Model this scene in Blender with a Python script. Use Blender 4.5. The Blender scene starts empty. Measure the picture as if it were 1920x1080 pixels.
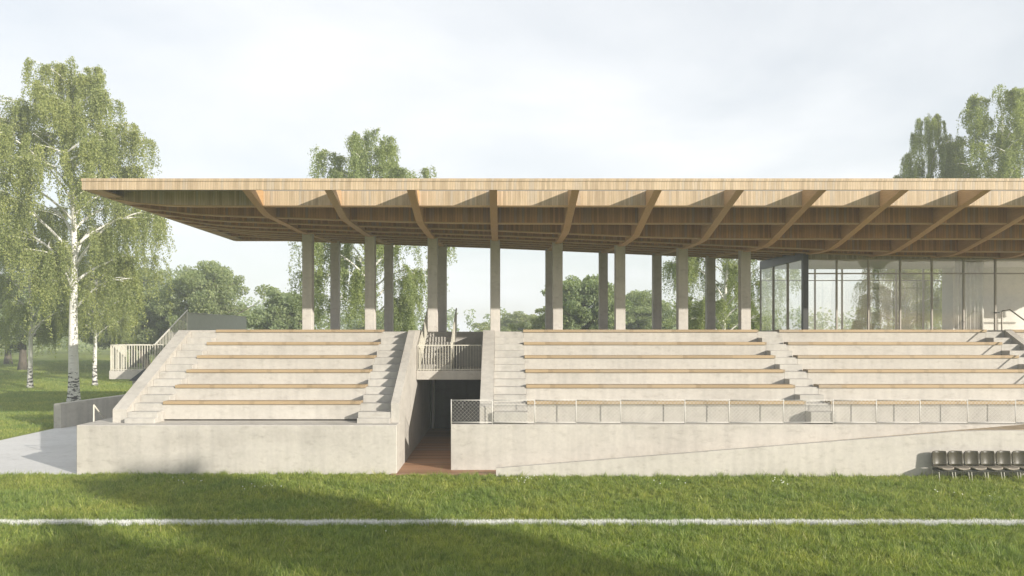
import bpy, bmesh, math, random
import numpy as np
from mathutils import Vector

random.seed(7)
RNG = np.random.default_rng(7)
scene = bpy.context.scene
C = scene.collection

# ------------------------------------------------------------------ camera
EYE = 4.355
F_PX = 1380.0
cam_d = bpy.data.cameras.new('camera')
cam = bpy.data.objects.new('camera', cam_d); C.objects.link(cam)
cam.location = (0, 0, EYE); cam.rotation_euler = (math.radians(90), 0, 0)
cam_d.sensor_width = 36.0; cam_d.lens = F_PX / 1920 * 36
cam_d.shift_x = 20 / 1920; cam_d.shift_y = 80 / 1920
cam_d.clip_start = 0.1; cam_d.clip_end = 2000
scene.camera = cam

# ------------------------------------------------------------------ sun, sky
SUN_DIR = Vector((-1.2, 1.0, -0.48)).normalized()      # direction the light travels
sun_el = math.asin(-SUN_DIR.z)
sun_az = math.atan2(-SUN_DIR.x, -SUN_DIR.y)            # clockwise from +Y towards +X
sd = bpy.data.lights.new('sun', 'SUN'); sd.energy = 5.0; sd.angle = math.radians(0.5); sd.color = (1.0, 0.94, 0.84)
so = bpy.data.objects.new('sun', sd); C.objects.link(so)
so.rotation_euler = SUN_DIR.to_track_quat('-Z', 'Y').to_euler()
so.location = (40, -40, 30)

world = bpy.data.worlds.new('World'); scene.world = world; world.use_nodes = True
nt = world.node_tree; nt.nodes.clear()
def N(t, typ, **kw):
    n = t.nodes.new(typ)
    for k, v in kw.items(): setattr(n, k, v)
    return n
out = N(nt, 'ShaderNodeOutputWorld'); bg = N(nt, 'ShaderNodeBackground')
sky = N(nt, 'ShaderNodeTexSky', sky_type='NISHITA', sun_disc=False)
sky.sun_elevation = sun_el; sky.sun_rotation = sun_az
sky.air_density = 1.0; sky.dust_density = 1.2; sky.ozone_density = 1.0
tc = N(nt, 'ShaderNodeTexCoord')
sep = N(nt, 'ShaderNodeSeparateXYZ'); nt.links.new(tc.outputs['Generated'], sep.inputs[0])
# cloud deck: project direction on a plane above
zc = N(nt, 'ShaderNodeMath', operation='MAXIMUM'); nt.links.new(sep.outputs['Z'], zc.inputs[0]); zc.inputs[1].default_value = 0.0
za = N(nt, 'ShaderNodeMath', operation='ADD'); nt.links.new(zc.outputs[0], za.inputs[0]); za.inputs[1].default_value = 0.22
dx = N(nt, 'ShaderNodeMath', operation='DIVIDE'); nt.links.new(sep.outputs['X'], dx.inputs[0]); nt.links.new(za.outputs[0], dx.inputs[1])
dy = N(nt, 'ShaderNodeMath', operation='DIVIDE'); nt.links.new(sep.outputs['Y'], dy.inputs[0]); nt.links.new(za.outputs[0], dy.inputs[1])
cmb = N(nt, 'ShaderNodeCombineXYZ'); nt.links.new(dx.outputs[0], cmb.inputs[0]); nt.links.new(dy.outputs[0], cmb.inputs[1])
cmb.inputs[2].default_value = 3.1
cn = N(nt, 'ShaderNodeTexNoise'); cn.inputs['Scale'].default_value = 0.9; cn.inputs['Detail'].default_value = 7; cn.inputs['Roughness'].default_value = 0.52; cn.inputs['Distortion'].default_value = 0.3
nt.links.new(cmb.outputs[0], cn.inputs['Vector'])
cr = N(nt, 'ShaderNodeValToRGB'); cr.color_ramp.elements[0].position = 0.40; cr.color_ramp.elements[1].position = 0.62
cr.color_ramp.elements[0].color = (0.66, 0.66, 0.66, 1); cr.color_ramp.elements[1].color = (0.96, 0.96, 0.96, 1)
nt.links.new(cn.outputs['Fac'], cr.inputs[0])
mx = N(nt, 'ShaderNodeMix', data_type='RGBA')
sk = N(nt, 'ShaderNodeVectorMath', operation='SCALE'); sk.inputs['Scale'].default_value = 1.0
nt.links.new(sky.outputs[0], sk.inputs[0])
nt.links.new(cr.outputs[0], mx.inputs[0]); nt.links.new(sk.outputs[0], mx.inputs[6])
mx.inputs[7].default_value = (7.35, 7.5, 7.7, 1)
nt.links.new(mx.outputs[2], bg.inputs[0]); bg.inputs[1].default_value = 0.10
nt.links.new(bg.outputs[0], out.inputs[0])

# ------------------------------------------------------------------ view / render
vs = scene.view_settings
vs.view_transform = 'Standard'; vs.look = 'None'; vs.exposure = 0.49; vs.gamma = 1.0; vs.use_curve_mapping = False
cy = scene.cycles
cy.use_denoising = True
cy.use_adaptive_sampling = True; cy.adaptive_threshold = 0.02
cy.max_bounces = 6; cy.diffuse_bounces = 3; cy.glossy_bounces = 3; cy.transmission_bounces = 4
cy.transparent_max_bounces = 8; cy.volume_bounces = 1
cy.caustics_reflective = False; cy.caustics_refractive = False
cy.sample_clamp_indirect = 6

# ------------------------------------------------------------------ materials
def new_mat(name):
    m = bpy.data.materials.new(name); m.use_nodes = True
    t = m.node_tree; b = t.nodes['Principled BSDF']
    return m, t, b
def L(t, a, b): t.links.new(a, b)
def mathn(t, op, a, b=None, clamp=False):
    n = N(t, 'ShaderNodeMath', operation=op); n.use_clamp = clamp
    for i, v in enumerate((a, b)):
        if v is None: continue
        if isinstance(v, (int, float)): n.inputs[i].default_value = v
        else: L(t, v, n.inputs[i])
    return n.outputs[0]
def pos(t): return N(t, 'ShaderNodeNewGeometry').outputs['Position']
def noise(t, vec, scale, detail=4, rough=0.55, vscale=None):
    if vscale:
        mp = N(t, 'ShaderNodeMapping'); mp.inputs['Scale'].default_value = vscale
        L(t, vec, mp.inputs['Vector']); vec = mp.outputs[0]
    n = N(t, 'ShaderNodeTexNoise'); n.inputs['Scale'].default_value = scale
    n.inputs['Detail'].default_value = detail; n.inputs['Roughness'].default_value = rough
    L(t, vec, n.inputs['Vector']); return n.outputs['Fac']
def ramp(t, fac, stops):
    r = N(t, 'ShaderNodeValToRGB'); e = r.color_ramp.elements
    while len(e) < len(stops): e.new(0.5)
    for i, (p, c) in enumerate(stops):
        e[i].position = p; e[i].color = (c[0], c[1], c[2], 1)
    L(t, fac, r.inputs[0]); return r.outputs[0]
def mixc(t, fac, a, b, mode='MIX'):
    n = N(t, 'ShaderNodeMix', data_type='RGBA', blend_type=mode)
    for i, v in ((0, fac), (6, a), (7, b)):
        if isinstance(v, (int, float)): n.inputs[i].default_value = v
        elif isinstance(v, tuple): n.inputs[i].default_value = (*v, 1)
        else: L(t, v, n.inputs[i])
    return n.outputs[2]
def bump(t, b, h, strength=0.3, dist=0.01):
    n = N(t, 'ShaderNodeBump'); n.inputs['Strength'].default_value = strength; n.inputs['Distance'].default_value = dist
    L(t, h, n.inputs['Height']); L(t, n.outputs[0], b.inputs['Normal'])

def concrete(name, base, var=0.10, streak=0.5, spec=0.25):
    m, t, b = new_mat(name)
    p = pos(t)
    n1 = noise(t, p, 0.7, 5, 0.6); n2 = noise(t, p, 9, 4, 0.6); n3 = noise(t, p, 5.0, 3, 0.5, (1.0, 1.0, 0.07))
    n4 = noise(t, p, 3.0, 5, 0.7, (1, 1, 2.2)); n5 = noise(t, p, 70, 2, 0.5)
    hi = tuple(min(1, c * (1 + var)) for c in base); lo = tuple(c * (1 - var * 1.5) for c in base)
    c = ramp(t, n1, [(0.3, lo), (0.5, base), (0.72, hi)])
    c = mixc(t, 0.45, c, ramp(t, n2, [(0.25, tuple(v * 0.86 for v in base)), (0.7, hi)]))
    c = mixc(t, streak, c, ramp(t, n3, [(0.3, (0.80, 0.80, 0.81)), (0.6, (1, 1, 1))]), 'MULTIPLY')
    n6 = noise(t, p, 1.0, 4, 0.6, (0.35, 0.6, 1.3))
    c = mixc(t, 0.5, c, ramp(t, n6, [(0.33, (0.84, 0.83, 0.82)), (0.5, (1, 1, 1)), (0.68, (1.05, 1.04, 1.03))]), 'MULTIPLY')
    c = mixc(t, 0.55, c, ramp(t, n4, [(0.30, (0.70, 0.68, 0.67)), (0.46, (1, 1, 1))]), 'MULTIPLY')
    # pin holes
    c = mixc(t, 0.6, c, ramp(t, n5, [(0.22, (0.6, 0.58, 0.55)), (0.30, (1, 1, 1))]), 'MULTIPLY')
    L(t, c, b.inputs['Base Color']); b.inputs['Roughness'].default_value = 0.82
    b.inputs['Specular IOR Level'].default_value = spec
    h = mathn(t, 'ADD', n2, mathn(t, 'MULTIPLY', n5, 0.35))
    bump(t, b, mathn(t, 'ADD', h, mathn(t, 'MULTIPLY', n3, 0.6)), 0.25, 0.012)
    return m
def timber(name, base, board=0.06, axis='XY', var=0.28, groove=0.6, rough=0.6):
    m, t, b = new_mat(name)
    p = pos(t); s = N(t, 'ShaderNodeSeparateXYZ'); L(t, p, s.inputs[0])
    if axis == 'XY': u = mathn(t, 'ADD', s.outputs[0], mathn(t, 'MULTIPLY', s.outputs[1], 0.977))
    elif axis == 'Y': u = s.outputs[1]
    else: u = s.outputs[0]
    ub = mathn(t, 'DIVIDE', u, board); fl = mathn(t, 'FLOOR', ub); fr = mathn(t, 'FRACT', ub)
    wn = N(t, 'ShaderNodeTexWhiteNoise', noise_dimensions='1D'); L(t, fl, wn.inputs['W'])
    lo = tuple(c * (1 - var) for c in base); hi = tuple(min(1, c * (1 + var * 0.55)) for c in base)
    grey = tuple(sum(base) / 3 * f for f in (0.98, 0.90, 0.80))
    c = ramp(t, wn.outputs['Value'], [(0.0, lo), (0.35, base), (0.7, hi), (1.0, tuple(0.5 * (a + g) for a, g in zip(base, grey)))])
    vs_ = (14, 14, 0.9) if axis == 'XY' else ((1.2, 30, 30) if axis == 'Y' else (30, 1.2, 30))
    g = noise(t, p, 2.2, 4, 0.6, vs_)
    c = mixc(t, 0.7, c, ramp(t, g, [(0.3, (0.72, 0.68, 0.62)), (0.6, (1, 1, 1))]), 'MULTIPLY')
    big = noise(t, p, 0.45, 3, 0.5)
    c = mixc(t, 0.6, c, ramp(t, big, [(0.3, (0.82, 0.80, 0.78)), (0.65, (1, 1, 1))]), 'MULTIPLY')
    e = mathn(t, 'LESS_THAN', fr, 0.10)
    c = mixc(t, mathn(t, 'MULTIPLY', e, groove), c, tuple(v * 0.35 for v in base))
    L(t, c, b.inputs['Base Color']); b.inputs['Roughness'].default_value = rough
    b.inputs['Specular IOR Level'].default_value = 0.3
    bump(t, b, mathn(t, 'SUBTRACT', mathn(t, 'MULTIPLY', g, 0.25), e), 0.5, 0.008)
    return m
def paint(name, base, rough=0.45, metal=0.0, spec=0.5, var=0.06):
    m, t, b = new_mat(name)
    n1 = noise(t, pos(t), 6, 4, 0.6)
    c = ramp(t, n1, [(0.3, tuple(v * (1 - var) for v in base)), (0.7, tuple(min(1, v * (1 + var)) for v in base))])
    L(t, c, b.inputs['Base Color']); b.inputs['Roughness'].default_value = rough
    b.inputs['Metallic'].default_value = metal; b.inputs['Specular IOR Level'].default_value = spec
    return m

M = {}
M['concrete'] = concrete('pale_concrete', (0.49, 0.46, 0.412))
M['concrete_step'] = concrete('step_concrete', (0.465, 0.442, 0.402), 0.14)
M['concrete_path'] = concrete('path_concrete', (0.60, 0.59, 0.575), 0.06, 0.15)
M['concrete_column'] = concrete('column_concrete', (0.55, 0.515, 0.47), 0.10, 0.5)
M['concrete_shaded'] = concrete('shaded_tunnel_concrete', (0.11, 0.108, 0.10), 0.10, 0.6)  # darkness inside the tunnel is put into the concrete colour
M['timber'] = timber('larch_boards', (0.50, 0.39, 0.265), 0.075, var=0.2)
M['timber_shaded'] = timber('larch_boards_shaded', (0.46, 0.235, 0.088), 0.085, var=0.26)  # larch behind the first purlin row, roof shade put into its darker colour
M['timber_beam'] = timber('glulam_beam', (0.56, 0.35, 0.17), 0.4, 'X', 0.12, 0.0)
M['timber_lit_edge'] = timber('lit_edge_lath', (0.58, 0.385, 0.20), 3.0, 'X', 0.08, 0.0)  # light caught on the purlins' lower edges, painted as a paler tone
M['timber_bench'] = timber('bench_timber', (0.42, 0.315, 0.195), 1.6, 'X', 0.12, 0.25)
M['timber_header'] = timber('header_boards', (0.36, 0.31, 0.22), 0.09)
M['deck'] = timber('deck_boards', (0.36, 0.20, 0.115), 0.14, 'Y', 0.3, 0.7)
M['ramp_timber'] = timber('ramp_boards', (0.42, 0.325, 0.215), 0.14, 'X', 0.2, 0.4)
M['cream_shaded'] = paint('shaded_cream_steel', (0.42, 0.44, 0.38), 0.5)  # walkway balustrade: the roof's shade is put into this grey
M['soffit_shade'] = paint('shaded_soffit', (0.075, 0.08, 0.09), 0.7)  # shade on the stair underside, given as a dark colour
M['cream'] = paint('cream_steel', (0.62, 0.59, 0.50), 0.4)
M['galv'] = paint('galvanised_steel', (0.58, 0.56, 0.52), 0.45, 0.0)
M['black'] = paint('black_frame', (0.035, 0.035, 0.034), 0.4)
M['bronze'] = paint('bronze_mullion', (0.36, 0.32, 0.27), 0.45)
M['white_wall'] = paint('interior_plaster', (0.72, 0.69, 0.63), 0.8)
M['roofing'] = paint('roof_membrane', (0.30, 0.28, 0.26), 0.9)
M['seat'] = paint('seat_shell', (0.055, 0.048, 0.030), 0.36, 0.0, 0.4, 0.1)
M['seat_pad'] = paint('seat_edge', (0.24, 0.205, 0.16), 0.4)
M['curtain'] = paint('curtain_cloth', (0.74, 0.71, 0.65), 0.9)

# glass: mostly clear with a mirror share of sky
m, t, b = new_mat('glazing')
tr = N(t, 'ShaderNodeBsdfTransparent'); tr.inputs[0].default_value = (0.985, 0.99, 0.985, 1)
gl = N(t, 'ShaderNodeBsdfGlossy'); gl.inputs['Roughness'].default_value = 0.0; gl.inputs[0].default_value = (0.92, 0.92, 0.9, 1)
fr = N(t, 'ShaderNodeFresnel'); fr.inputs[0].default_value = 1.5
bf = N(t, 'ShaderNodeNewGeometry').outputs['Backfacing']
fac = mathn(t, 'MULTIPLY', mathn(t, 'ADD', fr.outputs[0], 0.06, True), mathn(t, 'SUBTRACT', 1.0, bf))
ms = N(t, 'ShaderNodeMixShader'); L(t, fac, ms.inputs[0]); L(t, tr.outputs[0], ms.inputs[1]); L(t, gl.outputs[0], ms.inputs[2])
L(t, ms.outputs[0], t.nodes['Material Output'].inputs[0]); M['glass'] = m

def leaf_mat(name, c1, c2, c3, trans=0.42):
    m, t, b = new_mat(name); t.nodes.remove(b)
    g = N(t, 'ShaderNodeNewGeometry')
    oi = N(t, 'ShaderNodeObjectInfo')
    col = ramp(t, g.outputs['Random Per Island'], [(0.0, c1), (0.55, c2), (1.0, c3)])
    n1 = noise(t, g.outputs['Position'], 0.55, 2, 0.5)
    col = mixc(t, 0.6, col, ramp(t, n1, [(0.35, (0.78, 0.82, 0.8)), (0.65, (1.1, 1.06, 0.92))]), 'MULTIPLY')
    col = mixc(t, 0.5, col, ramp(t, oi.outputs['Random'], [(0, (0.85, 0.95, 0.95)), (1, (1.1, 1.02, 0.88))]), 'MULTIPLY')
    d = N(t, 'ShaderNodeBsdfPrincipled'); d.inputs['Roughness'].default_value = 0.5; d.inputs['Specular IOR Level'].default_value = 0.25
    L(t, col, d.inputs['Base Color'])
    tl = N(t, 'ShaderNodeBsdfTranslucent')
    L(t, mixc(t, 1.0, col, (1.15, 1.2, 0.55), 'MULTIPLY'), tl.inputs[0])
    s = N(t, 'ShaderNodeMixShader'); s.inputs[0].default_value = trans
    L(t, d.outputs[0], s.inputs[1]); L(t, tl.outputs[0], s.inputs[2]); L(t, s.outputs[0], t.nodes['Material Output'].inputs[0])
    return m
M['birch_leaf'] = leaf_mat('birch_leaves', (0.20, 0.245, 0.095), (0.31, 0.35, 0.145), (0.43, 0.45, 0.215), 0.45)
M['hazed_leaf'] = leaf_mat('hazed_broad_leaves', (0.20, 0.25, 0.13), (0.30, 0.35, 0.19), (0.40, 0.43, 0.25), 0.48)  # distance haze is partly put into these pale leaf tones
M['grass_blade'] = None

m, t, b = new_mat('birch_bark')
p = pos(t)
s = N(t, 'ShaderNodeSeparateXYZ'); L(t, p, s.inputs[0])
n1 = noise(t, p, 1.0, 4, 0.65, (2.6, 2.6, 7.5)); n2 = noise(t, p, 1.0, 3, 0.5, (3, 3, 26))
thr = mathn(t, 'ADD', 0.385, mathn(t, 'MULTIPLY', mathn(t, 'SUBTRACT', 2.2, s.outputs[2], True), 0.13))
dark = mathn(t, 'MULTIPLY', mathn(t, 'SUBTRACT', thr, n1), 18, True)
c = ramp(t, n2, [(0.3, (0.56, 0.53, 0.50)), (0.55, (0.74, 0.72, 0.68)), (0.75, (0.62, 0.58, 0.53))])
c = mixc(t, dark, c, (0.045, 0.04, 0.038))
L(t, c, b.inputs['Base Color']); b.inputs['Roughness'].default_value = 0.75
bump(t, b, mathn(t, 'SUBTRACT', n2, dark), 0.4, 0.02); M['birch_bark'] = m
m, t, b = new_mat('brown_bark')
n1 = noise(t, pos(t), 1.0, 4, 0.6, (9, 9, 1.6))
L(t, ramp(t, n1, [(0.3, (0.06, 0.048, 0.038)), (0.7, (0.16, 0.13, 0.10))]), b.inputs['Base Color']); b.inputs['Roughness'].default_value = 0.9
bump(t, b, n1, 0.6, 0.03); M['brown_bark'] = m

m, t, b = new_mat('lawn')
p = pos(t)
n1 = noise(t, p, 0.11, 4, 0.6); n2 = noise(t, p, 2.5, 5, 0.7); n3 = noise(t, p, 30, 3, 0.6)
c = ramp(t, n2, [(0.3, (0.16, 0.195, 0.045)), (0.55, (0.23, 0.265, 0.068)), (0.75, (0.30, 0.315, 0.10))])
c = mixc(t, 0.6, c, ramp(t, n1, [(0.35, (0.75, 0.85, 0.75)), (0.65, (1.25, 1.12, 0.95))]), 'MULTIPLY')
c = mixc(t, 0.6, c, ramp(t, n3, [(0.3, (0.55, 0.6, 0.5)), (0.6, (1.1, 1.1, 1.1))]), 'MULTIPLY')
L(t, c, b.inputs['Base Color']); b.inputs['Roughness'].default_value = 0.9; b.inputs['Specular IOR Level'].default_value = 0.1
bump(t, b, mathn(t, 'ADD', n3, n2), 0.8, 0.06); M['lawn'] = m

m, t, b = new_mat('grass_blades'); t.nodes.remove(b)
g = N(t, 'ShaderNodeNewGeometry')
col = ramp(t, g.outputs['Random Per Island'], [(0.0, (0.175, 0.235, 0.055)), (0.5, (0.275, 0.335, 0.09)), (0.93, (0.375, 0.41, 0.135)), (1.0, (0.55, 0.51, 0.28))])
n1 = noise(t, g.outputs['Position'], 0.45, 4, 0.6); n2 = noise(t, g.outputs['Position'], 5.5, 3, 0.6)
col = mixc(t, 0.9, col, ramp(t, n1, [(0.35, (0.78, 0.88, 0.8)), (0.65, (1.18, 1.08, 0.9))]), 'MULTIPLY')
col = mixc(t, 0.8, col, ramp(t, n2, [(0.32, (0.55, 0.62, 0.55)), (0.5, (0.95, 0.97, 0.95)), (0.66, (1.25, 1.2, 1.05))]), 'MULTIPLY')
d = N(t, 'ShaderNodeBsdfPrincipled'); d.inputs['Roughness'].default_value = 0.45; d.inputs['Specular IOR Level'].default_value = 0.3
L(t, col, d.inputs['Base Color'])
tl = N(t, 'ShaderNodeBsdfTranslucent'); L(t, mixc(t, 1.0, col, (1.1, 1.2, 0.6), 'MULTIPLY'), tl.inputs[0])
s = N(t, 'ShaderNodeMixShader'); s.inputs[0].default_value = 0.4
L(t, d.outputs[0], s.inputs[1]); L(t, tl.outputs[0], s.inputs[2]); L(t, s.outputs[0], t.nodes['Material Output'].inputs[0])
M['grass_blade'] = m
M['line_blade'] = paint('line_paint', (0.80, 0.80, 0.77), 0.7)
M['daisy'] = paint('daisy_petal', (0.85, 0.85, 0.80), 0.7)

# ------------------------------------------------------------------ object helpers
WPOS = {}
def tag(o, label=None, cat=None, group=None, kind=None):
    if label: o['label'] = label
    if cat: o['category'] = cat
    if group: o['group'] = group
    if kind: o['kind'] = kind
    return o
def thing(name, label, cat, loc, group=None):
    o = bpy.data.objects.new(name, None); C.objects.link(o); o.location = loc; o.empty_display_size = 0.2
    WPOS[o.name] = Vector(loc); return tag(o, label, cat, group)
def obj(name, verts, faces, mat, parent=None, smooth=False, origin=None, mesh=None):
    """verts in world coordinates"""
    if mesh is None:
        v = np.asarray(verts, float)
        if origin is None:
            origin = ((v[:, 0].min() + v[:, 0].max()) / 2, (v[:, 1].min() + v[:, 1].max()) / 2, v[:, 2].min())
        origin = Vector(origin)
        me = bpy.data.meshes.new(name)
        me.from_pydata([tuple(a) for a in (v - np.array(origin))], [], [tuple(f) for f in faces]); me.update()
        if smooth: me.polygons.foreach_set('use_smooth', [True] * len(me.polygons))
        me.materials.append(M[mat])
    else:
        me = mesh; origin = Vector(origin)
    o = bpy.data.objects.new(name, me); C.objects.link(o)
    WPOS[o.name] = origin.copy()
    if parent: o.parent = parent; o.location = origin - WPOS[parent.name]
    else: o.location = origin
    return o
BF = [(0, 3, 2, 1), (4, 5, 6, 7), (0, 1, 5, 4), (1, 2, 6, 5), (2, 3, 7, 6), (3, 0, 4, 7)]
def boxv(x0, x1, y0, y1, z0, z1):
    return [(x0, y0, z0), (x1, y0, z0), (x1, y1, z0), (x0, y1, z0), (x0, y0, z1), (x1, y0, z1), (x1, y1, z1), (x0, y1, z1)]
class MB:
    def __init__(s): s.v = []; s.f = []
    def add(s, v, f):
        n = len(s.v); s.v += [tuple(a) for a in v]; s.f += [tuple(i + n for i in q) for q in f]; return s
    def box(s, *a): return s.add(boxv(*a), BF)
    def bar(s, a, b, w, h=None, up=(0, 0, 1)):
        """square bar from a to b; w across, h along up"""
        h = h or w; a = Vector(a); b = Vector(b); d = (b - a).normalized(); up = Vector(up)
        if abs(d.dot(up)) > 0.99: up = Vector((0, 1, 0))
        r = d.cross(up).normalized(); u = r.cross(d).normalized()
        c = [a + r * i * w / 2 + u * j * h / 2 for i, j in ((-1, -1), (1, -1), (1, 1), (-1, 1))]
        e = [p + (b - a) for p in c]
        return s.add(c + e, [(3, 2, 1, 0), (4, 5, 6, 7), (0, 1, 5, 4), (1, 2, 6, 5), (2, 3, 7, 6), (3, 0, 4, 7)])
    def tube(s, pts, rad, n=8, cap=True):
        pts = [Vector(p) for p in pts]; rad = rad if isinstance(rad, (list, tuple)) else [rad] * len(pts)
        base = len(s.v); ref = Vector((0.31, 0.95, 0.05))
        for i, p in enumerate(pts):
            d = (pts[min(i + 1, len(pts) - 1)] - pts[max(i - 1, 0)]).normalized()
            r = d.cross(ref)
            if r.length < 0.05: r = d.cross(Vector((1, 0, 0)))
            r.normalize(); u = r.cross(d)
            for k in range(n):
                a = 2 * math.pi * k / n
                s.v.append(tuple(p + (r * math.cos(a) + u * math.sin(a)) * rad[i]))
        for i in range(len(pts) - 1):
            for k in range(n):
                k2 = (k + 1) % n
                s.f.append((base + i * n + k, base + i * n + k2, base + (i + 1) * n + k2, base + (i + 1) * n + k))
        if cap:
            s.f.append(tuple(base + k for k in range(n))[::-1]); s.f.append(tuple(base + (len(pts) - 1) * n + k for k in range(n)))
        return s
    def build(s, name, mat, parent=None, smooth=False, origin=None): return obj(name, s.v, s.f, mat, parent, smooth, origin)
def box(name, x0, x1, y0, y1, z0, z1, mat, parent=None, bevel=0.0):
    o = obj(name, boxv(x0, x1, y0, y1, z0, z1), BF, mat, parent)
    if bevel:
        bm = bmesh.new(); bm.from_mesh(o.data)
        bmesh.ops.bevel(bm, geom=bm.edges[:], offset=bevel, segments=1, affect='EDGES', profile=0.5)
        bm.to_mesh(o.data); bm.free()
    return o
def prism_x(name, prof, x0, x1, mat, parent=None):
    """profile of (y,z) points, extruded along x"""
    n = len(prof)
    v = [(x0, y, z) for y, z in prof] + [(x1, y, z) for y, z in prof]
    f = [tuple(range(n)), tuple(range(2 * n - 1, n - 1, -1))] + [(i, n + i, n + (i + 1) % n, (i + 1) % n) for i in range(n)]
    o = obj(name, v, f, mat, parent); fixn(o); return o
def prism_y(name, prof, y0, y1, mat, parent=None):
    n = len(prof)
    v = [(x, y0, z) for x, z in prof] + [(x, y1, z) for x, z in prof]
    f = [tuple(range(n)), tuple(range(2 * n - 1, n - 1, -1))] + [(i, n + i, n + (i + 1) % n, (i + 1) % n) for i in range(n)]
    o = obj(name, v, f, mat, parent); fixn(o); return o
def fixn(o):
    bm = bmesh.new(); bm.from_mesh(o.data); bmesh.ops.recalc_face_normals(bm, faces=bm.faces[:]); bm.to_mesh(o.data); bm.free()
def big_mesh(name, verts, nper, mat, parent=None, origin=(0, 0, 0)):
    """verts: (n, nper, 3) polygons, each its own island"""
    n = len(verts); v = np.asarray(verts, np.float32).reshape(-1, 3) - np.array(origin, np.float32)
    me = bpy.data.meshes.new(name)
    me.vertices.add(n * nper); me.vertices.foreach_set('co', v.ravel())
    me.loops.add(n * nper); me.loops.foreach_set('vertex_index', np.arange(n * nper, dtype=np.int32))
    me.polygons.add(n); me.polygons.foreach_set('loop_start', np.arange(0, n * nper, nper, dtype=np.int32))
    me.update(calc_edges=True)
    me.materials.append(M[mat])
    return obj(name, None, None, mat, parent, origin=origin, mesh=me)

# ------------------------------------------------------------------ ground, path
WALL_L, WALL_R, RAMP_Y = 22.3, 22.85, 21.95
g = obj('ground', [(-600, -300, 0), (600, -300, 0), (600, 900, 0), (-600, 900, 0)], [(0, 1, 2, 3)], 'lawn')
tag(g, 'wide green lawn and playing field', None, None, 'structure')
pv = box('path', -19.85, -12.6, 22.25, 44.0, -0.15, 0.012, 'concrete_path')
tag(pv, 'pale concrete path beside the left seating terrace', None, None, 'structure')
dk = box('tunnel_floor', -3.33, -0.16, 22.15, 33.5, -0.1, 0.03, 'deck'); tag(dk, 'brown timber boards of the tunnel floor', None, None, 'structure')

# ------------------------------------------------------------------ seating terraces
D0, TR, Z5, RISE = 23.4, 0.866, 4.32, 0.456
D5 = D0 + 5 * TR
PB = 33.75         # back of the platform
def tiers(root, x0, x1, gap=False):
    for i in range(6):
        z = Z5 - RISE * (5 - i); d = D0 + TR * i
        yb = d + TR + 0.1 if i < 5 else PB
        if i == 0 and gap:
            box('tier', x0, x1, d, yb, 1.535, z, 'concrete', root, 0.008)
            box('shadow_gap_base', x0 + 0.3, x1 - 0.3, d + 0.35, yb, 1.3, 1.534, 'black', root)  # shadow line under the tier, painted as a black recessed base
        else: box('tier', x0, x1, d, yb, max(z - 0.75, 0.0), z, 'concrete', root, 0.008)
        b_ = box('bench', x0 - 0.012, x1 + 0.012, d + 0.004, d + 0.38, z + 0.003, z + 0.075, 'timber_bench', root, 0.006)
        box('bench_lip', x0 - 0.012, x1 + 0.012, d - 0.05, d - 0.003, z - 0.025, z + 0.073, 'timber_bench', b_, 0.006)
def stairs(root, x0, x1, jmax):
    for j in range(1, jmax + 1):
        e = 0.002 + 0.003 * (j % 2) + 0.008 * (j == 12)
        z = Z5 - RISE / 2 * j; y = D5 - TR / 2 * j
        if j == 12: z, y = 1.64, 22.78
        box('step', x0 + e, x1 - e, y, y + TR / 2 + 0.06, z - 0.35, z, 'concrete_step', root, 0.008)
    e = 0.002
    box('stair_head', x0 + e, x1 - e, D5, PB, Z5 - 0.5, Z5 - 0.002, 'concrete_step', root, 0.006)
def cheek(root, x0, x1, y0=22.95, zf=1.90):
    yt = y0 + (4.37 - zf) / 0.527
    prism_x('cheek_wall', [(y0, 0.0), (y0, zf), (yt, 4.37), (PB, 4.37), (PB, 0.0)], x0, x1, 'concrete', root)

tl_ = thing('seating_terrace', 'stepped concrete seating terrace with timber benches left of the tunnel', 'terrace', (-8, 24, 0))
box('front_wall', -12.88, -3.17, WALL_L, 24.2, -0.1, 1.49, 'concrete', tl_, 0.02)
tiers(tl_, -10.73, -4.48, True); stairs(tl_, -11.68, -10.73, 12); stairs(tl_, -4.48, -3.44, 12)
cheek(tl_, -12.12, -11.68); cheek(tl_, -3.44, -3.175, 22.95, 2.10)

tr_ = thing('seating_terrace', 'long concrete seating terrace with timber benches right of the tunnel', 'terrace', (9, 24, 0))
box('front_wall', -1.57, 28, WALL_R, 23.10, -0.1, 1.44, 'concrete', tr_, 0.012)
box('aisle_floor', -0.68, 28, 23.10, 24.3, 0.9, 1.438, 'concrete_step', tr_)
cheek(tr_, -0.68, -0.25, 23.12, 1.96)
stairs(tr_, -0.25, 0.83, 11); tiers(tr_, 0.83, 9.66); stairs(tr_, 9.66, 10.46, 11); tiers(tr_, 10.46, 18.25); stairs(tr_, 18.25, 18.95, 11)
cheek(tr_, 18.95, 19.22, 23.12, 1.96); tiers(tr_, 19.22, 28)
# ramp in front of the right wall
def rz(x): return 0.09 + 0.0835 * x
prism_y('ramp_parapet', [(-0.16, -0.1), (-0.16, 0.25), (12.9, 0.25 + 0.0795 * 13.06), (13.6, 1.345), (14.6, 1.375), (28, 1.385), (28, -0.1)], RAMP_Y, RAMP_Y + 0.16, 'concrete', tr_)
prism_y('ramp_deck', [(-0.1, -0.1), (-0.1, 0.06), (4, rz(4)), (28, rz(28)), (28, -0.1)], RAMP_Y + 0.162, WALL_R - 0.002, 'ramp_timber', tr_)

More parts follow.
